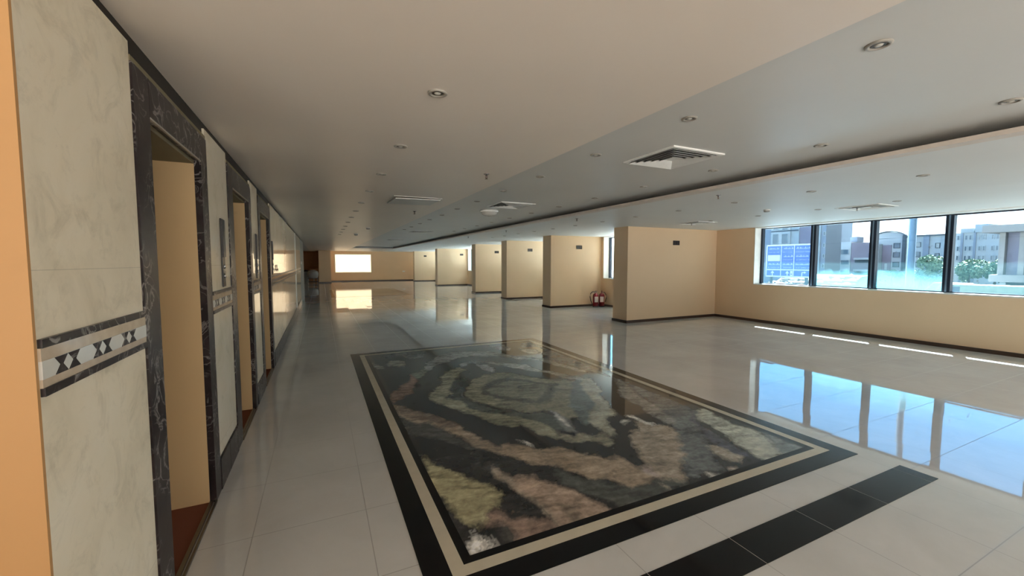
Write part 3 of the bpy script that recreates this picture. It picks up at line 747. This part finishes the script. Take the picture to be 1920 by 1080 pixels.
building('apartment_block', 'lilac and white apartment block with paired windows behind the blue road sign', 60, 32.13, 39.5, 11, EX['slate'],
  [(36.68, 37.4, 4.22, 5.59), (35.33, 36.12, 4.19, 5.55), (36.68, 37.4, 6.26, 7.75), (35.41, 36.13, 6.15, 7.62)],
  off=.5, extra=[('bay_front', EX['white'], -.5, 0, 35.07, 37.73, 3.62, 10.5), ('side_bay', EX['pale'], -.3, 0, 34.0, 35.07, 3.35, 10.5), ('side_wing', EX['lilac'], -.2, 0, 32.2, 34.0, GZ, 10.9), ('floor_line', EX['edge'], -.54, -.5, 34.0, 37.73, 5.89, 6.05)])
building('tower_block', 'tall plain slate tower with one column of tiny windows behind the second pane', 55, 28.26, 29.6, 11, EX['slate'],
  [(28.34, 28.5, z-.2, z+.2) for z in (5.0, 3.6, 2.3, 1.1)], depth=3.3, extra=[('pilaster', EX['pale'], -.15, 0, 28.8, 29.6, GZ, 11)])
building('low_house', 'low white house with wide windows beside the slate tower', 60, 28.0, 29.4, 4.1, EX['white'],
  [(28.2, 29.05, 2.55, 3.15), (28.15, 29.0, 1.28, 1.8), (28.15, 29.0, -.02, .5)], depth=4, extra=[('roof_tank', EX['slate'], 1, 2.5, 27.85, 28.6, 4.1, 4.75)])
building('balcony_house', 'mauve house front with two slanting white balconies beside the low white house', 60, 25.9, 27.95, 3.93, EX['mauve'], [], depth=1.2,
  extra=[('balcony', EX['white'], -.6, 0, 25.9, 27.4, 1.86, 2.1), ('balcony', EX['white'], -.6, 0, 25.9, 27.4, .45, .7), ('painted_shade_strip', EX['edge'], -.06, 0, 26.0, 27.5, 1.5, 1.84), ('painted_shade_strip', EX['edge'], -.06, 0, 26.0, 27.5, .1, .44)])  # dark strips under the balconies paint in their shade
arch = [(27.9, GZ), (24.55, GZ), (24.55, 4.55)] + [(26.25+1.62*math.cos(a), 4.55+.8*math.sin(a)) for a in [PI*k/14 for k in range(15)]] + [(27.9, 4.5)]
b_ = building('arched_block', 'pale block with a curved roof line and square windows left of the thick pole', 65, 24.55, 27.9, 4.6, EX['white'],
  [(25.21, 25.75, z, z+.55) for z in (3.35, 2.2, 1.0)], roof=arch, dark=True,
  extra=[('stair_tower', EX['pale'], -.9, 0, 26.9, 27.7, GZ, 3.85), ('recessed_panel', EX['mauve'], -.12, 0, 25.98, 26.86, .55, 3.72), ('side_strip', EX['edge'], -.25, 0, 24.6, 24.9, .5, 4.9), ('doorway', EX['white'], -.16, -.12, 26.3, 26.55, .6, 1.4)])
cop = [(26.25+r*math.cos(a)-26.225, 4.55+k_*math.sin(a)-GZ) for r, k_, seq in ((1.64, .82, range(15)), (1.72, .92, range(14, -1, -1))) for a in [PI*k/14 for k in seq]]
MB().prism(cop, -.2, .3).build('coping', EX['edge'], b_)
building('flat_block', 'pale flat roofed block with a dark vertical band right of the thick pole', 65, 21.0, 24.3, 4.72, EX['white'],
  [(23.3, 23.75, z, z+.5) for z in (3.4, 2.25, 1.05)] + [(21.62, 21.93, 3.25, 3.75), (21.62, 21.93, 2.2, 2.55)],
  depth=2, dark=True, extra=[('drain_band', EX['slate'], -.2, 0, 22.48, 23.0, GZ, 4.7), ('coping', EX['edge'], -.25, 0, 21.0, 24.3, 4.66, 4.8), ('side_wing', EX['pale'], -.1, 0, 21.0, 21.5, GZ, 4.66)])
building('stepped_block', 'wide pale block with rows of narrow windows and stepped roof at the right pane', 75, 19.4, 24.2, 5.3, EX['white'],
  [(y-.08, y+.08, z-.26, z+.26) for y in (23.2, 22.5, 22.12, 21.28, 20.9, 20.2, 19.8) for z in (4.7, 3.3, 2.1)] + [(y-.08, y+.08, 5.32, 5.8) for y in (21.25, 20.85)],
  extra=[('roof_step', EX['pale'], -.3, 4, 20.55, 21.7, 5.3, 6.3), ('roof_step', EX['pale'], -.2, 4, 21.8, 23.0, 5.3, 5.85), ('drain_band', EX['slate'], -.12, 0, 21.62, 21.82, GZ, 5.3), ('drain_band', EX['slate'], -.12, 0, 22.75, 22.95, GZ, 5.3)])
t = thing('concrete_pavilion', 'big beige concrete structure with overhanging roof slab at the right edge of the view', 'building', (45, 11.0, GZ))
MB().box(-1, 6, -4.5, 1.42, 3.7-GZ, 4.22-GZ).build('roof_slab', EX['beige'], t)
MB().box(-.6, 6, -4.5, 1.05, .12-GZ, .64-GZ).build('base_slab', EX['beige'], t)
for y in (.6, -.35, -2.2): MB().box(-.2, .6, y-.13, y+.16, .64-GZ, 3.7-GZ).build('column', EX['beige'], t)
MB().box(.2, .5, -.2, .45, .64-GZ, 3.7-GZ).build('infill_panel', EX['lilac'], t)
MB().box(.8, 5.5, -4.4, .9, .64-GZ, 3.7-GZ).build('core_wall', EX['beige'], t)
for y in (.45, -1.6, -3.6): MB().box(-.2, .6, y-.15, y+.15, 0, .12-GZ).build('stub_column', EX['pale'], t)
MB().box(.7, 5, -4.3, .7, 0, .12-GZ).build('undercroft', EX['slate'], t)

t = thing('tall_pole', 'thick blue grey pole rising past the top of the third pane', 'pole', (30, 11.12, GZ))
MB().lathe([(0, 0), (.30, 0), (.30, .1), (.19, .2), (.15, 12), (0, 12)], 20).build('shaft', EX['pole'], t); MB().lathe([(.3, 0), (.42, 0), (.42, .12), (.30, .14)], 20).build('base_flange', EX['pole'], t)
MB().box(-.3, -.1, -.12, .12, 6.2, 6.4).build('clamp', EX['white'], t)

# blue road sign: three columns of small white script, arrows along the bottom
t = thing('road_sign', 'blue overhead road sign with white script columns and arrows beyond the first pane', 'sign', (36, 21.3, GZ))
y0, y1, z0, z1 = 23.12-21.3, 19.5-21.3, .32-GZ, 3.02-GZ
MB().box(0, .10, y1, y0, z0, z1, .01).build('sign_panel', EX['sign'], t)
f = MB()
for a, b, c_, d in [(y1-.06, y0+.06, z1-.07, z1+.05), (y1-.06, y0+.06, z0-.05, z0+.07), (y0-.04, y0+.06, z0, z1), (y1-.06, y1+.04, z0, z1), (y1, y0, .86-GZ, .95-GZ), (.545, .60, z0, z1), (-.51, -.455, z0, z1)]: f.box(-.012, .0, a, b, c_, d)
f.build('white_border', EX['signw'], t)
MB().box(-.011, 0, .66, 1.72, 1.64-GZ, 2.18-GZ).build('yellow_patch', EX['signy'], t)
rn = random.Random(5); L = MB()
rowsz = [2.72, 2.42, 2.05, 1.76, 1.38, 1.10]
for ci, (ca, cb) in enumerate([(1.70, .68), (.46, -.40), (-.58, -1.72)]):
    for ri, z in enumerate(rowsz):
        if ci == 0 and ri in (2, 3): continue
        y = ca - rn.uniform(0, .12); z -= GZ
        if ri % 2 == 0:   # joined script with dots
            while y > cb + .08:
                wd = min(rn.uniform(.16, .34), y-cb)
                L.box(-.014, 0, y-wd, y, z-.035, z+.005)
                for q in range(rn.randint(1, 3)):
                    u = y - rn.uniform(.02, wd-.02) if wd > .05 else y
                    L.box(-.014, 0, u-.012, u+.012, z-.03, z+rn.uniform(.05, .12))
                u = y - wd*.5; L.box(-.014, 0, u-.015, u+.015, z+.06, z+.085)
                y -= wd + .05
        else:             # separate letters
            while y > cb + .05:
                wd = rn.uniform(.035, .06); hh = rn.choice((.075, .075, .1))
                L.box(-.014, 0, y-.015, y, z-.05, z-.05+hh); L.box(-.014, 0, y-wd, y, z-.05+hh*.5, z-.05+hh*.5+.014)
                y -= wd + (.03 if rn.random() < .8 else .09)
L.build('white_script', EX['signw'], t)
A = MB()
for yc in (1.27, .02):
    zb = .40-GZ
    A.box(-.014, 0, yc-.035, yc+.035, zb, zb+.26); A.prism([(yc-.16, zb+.2), (yc+.16, zb+.2), (yc, zb+.42)], -.014, 0)
yc = -1.15; zb = .40-GZ
A.box(-.014, 0, yc-.035, yc+.035, zb, zb+.32); A.box(-.014, 0, yc-.2, yc, zb+.26, zb+.33); A.prism([(yc-.18, zb+.2), (yc-.18, zb+.4), (yc-.32, zb+.3)], -.014, 0)
A.build('arrows', EX['signw'], t)
P_ = MB(); P_.box(-.012, 0, -.42, -.22, .36-GZ, .82-GZ); P_.build('pictogram_plate', EX['signw'], t)
MB().lathe([(0, -.016), (.05, -.016), (.05, -.01)], 12, (0, -.32, .55-GZ), 'x').build('pictogram_dot', EX['sign'], t)
for y in (1.5, -1.4): MB().lathe([(0, 0), (.12, 0), (.10, z1), (0, z1)], 12, (.22, y, 0)).build('post', EX['pole'], t)
# rubble bank under the sign
bm = MB(); rn = random.Random(2)
for k in range(150):
    y = rn.uniform(19.0, 25.0); h = rn.uniform(.15, .5); x = rn.uniform(38, 42)
    tb = bmesh.new(); bmesh.ops.create_icosphere(tb, subdivisions=1, radius=1)
    for v in tb.verts: v.co = v.co*(1+rn.uniform(-.25, .25)); v.co = Vector((v.co.x*h*1.4, v.co.y*h*1.3, v.co.z*h))
    bm.merge(tb, Matrix.Translation((x, y, GZ+(x-38)*.42+.1)))
bm.prism([(38, GZ), (43.5, GZ), (43.5, GZ+2.0), (42.2, GZ+1.9)], 18.8, 25.2, 'y')
o = bm.build('rubble_bank', EX['rock'], kind='stuff'); tag(o, 'pale rubble bank of loose stones below the blue road sign', 'rubble')

def tree(x, y, zc, rx, ry, rz, label, seed, n=1500, bush=False):
    t = thing('shade_bush' if bush else 'street_tree', label, 'bush' if bush else 'tree', (x, y, GZ))
    rn = random.Random(seed)
    MB().tube([(0, 0, 0), (.06, .05, (zc-GZ)*.5), (0, 0, zc-GZ)], [.16, .11, .05]).build('trunk', EX['bark'], t)
    cl = [(rn.uniform(-.7, .7)*rx, rn.uniform(-.75, .75)*ry, rn.uniform(-.6, .7)*rz, rn.uniform(.35, .6)) for _ in range(12)]
    b = MB()
    for k in range(n):
        cx, cy, cz, s = rn.choice(cl); d = Vector((rn.gauss(0,1), rn.gauss(0,1), rn.gauss(0,1))).normalized()
        p = Vector((cx+d.x*rx*s, cy+d.y*ry*s, zc-GZ+cz+d.z*rz*s))
        u = Vector((rn.gauss(0,1), rn.gauss(0,1), rn.gauss(0,1))).normalized(); w = u.cross(d); w = w.normalized() if w.length > .01 else Vector((1,0,0))
        a = .13; b.face([p-u*a, p+w*a*.6, p+u*a, p-w*a*.6])
    b.build('crown', EX['leaf'], t)
tree(50, 17.0, .95, 1.1, .85, 1.15, 'hazy green tree seen left of the last dark mullion', 1)
tree(49.5, 14.5, .8, 1.0, .75, 1.05, 'hazy green tree just right of the last dark mullion', 2)
tree(55, 14.5, .7, .9, .75, 1.0, 'low green tree between the stepped block and the concrete structure', 3)
tree(62, 24.6, .1, .8, .95, .5, 'low green bush at the foot of the curved roof block', 4, 700, True)
tree(62, 22.0, .1, .8, .85, .6, 'low green bush at the foot of the flat roofed block', 5, 600, True)

def car(x, y, mat, label, L=4.3, Ht=1.45, van=False):
    t = thing('van' if van else 'car', label, 'van' if van else 'car', (x, y, GZ))
    h = L/2
    if van: prof = [(-h,.35),(h,.35),(h,.9),(h-.35,1.1),(h-.7,Ht),(-h,Ht)]
    else: prof = [(-h,.35),(h,.35),(h,.72),(h-.9,.88),(h-1.5,Ht),(-h+1.2,Ht),(-h+.35,.95),(-h,.85)]
    b = MB().prism(prof, -.85, .85).build('body', mat, t)
    g_ = [(h-1.05,.92),(h-1.52,Ht-.10),(-h+1.25,Ht-.10),(-h+.6,.97)] if not van else [(h-.5,1.1),(h-.75,Ht-.12),(h-1.6,Ht-.12),(h-1.6,1.1)]
    MB().prism(g_, -.86, .86).build('side_glass', EX['pane'], t)
    for sy in (-1, 1):
        for sx in (-1, 1):
            MB().lathe([(0, sx*.62), (.31, sx*.62), (.33, sx*.72), (.33, sx*.86), (.2, sx*.87), (0, sx*.87)], 20, (0, sy*(h-.85), .33), 'x').build('wheel', EX['tyre'], t)
car(30.6, 8.6, EX['cars'], 'silver blue car parked just right of the last dark mullion', Ht=1.42)
car(43.3, 13.7, EX['carw'], 'white car in the second line of parked cars, below the green trees', Ht=1.6)
car(36.9, 10.45, EX['carg'], 'pale green van parked in the middle of the row of cars', 4.2, 1.75, True)
car(41.5, 9.4, EX['carw'], 'white car at the right of the row in front of the concrete structure', Ht=1.6)
car(35.0, 7.3, EX['card'], 'dark car parked lowest at the right end of the row', Ht=1.42)
car(32.6, 19.5, EX['card'], 'dark car just showing above the window sill under the road sign', Ht=1.40)

# ================================================================== LIGHT
wd = bpy.data.worlds.new('world'); sc.world = wd; wd.use_nodes = True
nt = wd.node_tree; N = nt.nodes; bg = N['Background']
tc = N.new('ShaderNodeTexCoord'); sp = N.new('ShaderNodeSeparateXYZ'); nt.links.new(tc.outputs['Generated'], sp.inputs[0])
rp = N.new('ShaderNodeValToRGB'); nt.links.new(sp.outputs[2], rp.inputs[0]); e = rp.color_ramp.elements
stops = SKY
while len(e) < len(stops): e.new(.5)
for i, (p, c) in enumerate(stops): e[i].position = p; e[i].color = (*c, 1)
# fill glow added towards the rear, brightens the hall from behind
mr = N.new('ShaderNodeMapRange'); nt.links.new(sp.outputs[1], mr.inputs[0]); mr.inputs[1].default_value = .15; mr.inputs[2].default_value = -.5; mr.inputs[3].default_value = 0; mr.inputs[4].default_value = 1
mx = N.new('ShaderNodeMix'); mx.data_type = 'RGBA'; nt.links.new(mr.outputs[0], mx.inputs[0]); nt.links.new(rp.outputs[0], mx.inputs[6]); 
# made-up bright ground glow behind, dimmer fill sky above it
gr = N.new('ShaderNodeMapRange'); nt.links.new(sp.outputs[2], gr.inputs[0]); gr.inputs[1].default_value = -.03; gr.inputs[2].default_value = .03
gm = N.new('ShaderNodeMix'); gm.data_type = 'RGBA'; nt.links.new(gr.outputs[0], gm.inputs[0]); gm.inputs[6].default_value = (*REAR_FILL_GROUND, 1); gm.inputs[7].default_value = (*REAR_FILL, 1)
nt.links.new(gm.outputs[2], mx.inputs[7])
nt.links.new(mx.outputs[2], bg.inputs[0]); bg.inputs[1].default_value = SKY_STRENGTH
sun = bpy.data.lights.new('sun', 'SUN'); sun.energy = SUN; sun.angle = .0093; sun.color = (1, .97, .92)
so = bpy.data.objects.new('sun', sun); COL.objects.link(so)
so.rotation_euler = Vector((-.745, -.377, -1)).to_track_quat('-Z', 'Y').to_euler()
def portal(loc, rot, sx, sy):
    l = bpy.data.lights.new('window_daylight', 'AREA'); l.shape = 'RECTANGLE'; l.size = sx; l.size_y = sy; l.cycles.is_portal = True
    o = bpy.data.objects.new('window_daylight', l); COL.objects.link(o); o.location = loc; o.rotation_euler = rot
for X, a, b in WIN: portal((X+.34, (a+b)/2, 1.68), (PI/2, 0, PI/2), b-a, 1.4)
portal((-.6, -4.5, 1.27), (PI/2, 0, PI), 7.4, 2.22)
portal((7.2, -4.5, 1.27), (PI/2, 0, PI), 5.6, 2.22)

vs = sc.view_settings; sc.display_settings.display_device = 'sRGB'
vs.view_transform = 'Standard'; vs.look = 'None'; vs.gamma = 1; vs.use_curve_mapping = False; vs.exposure = EXPOSURE
cy = sc.cycles
cy.max_bounces = 10; cy.diffuse_bounces = 7; cy.glossy_bounces = 5; cy.transparent_max_bounces = 12
cy.use_denoising = True; cy.sample_clamp_indirect = 6; cy.caustics_reflective = False; cy.caustics_refractive = False
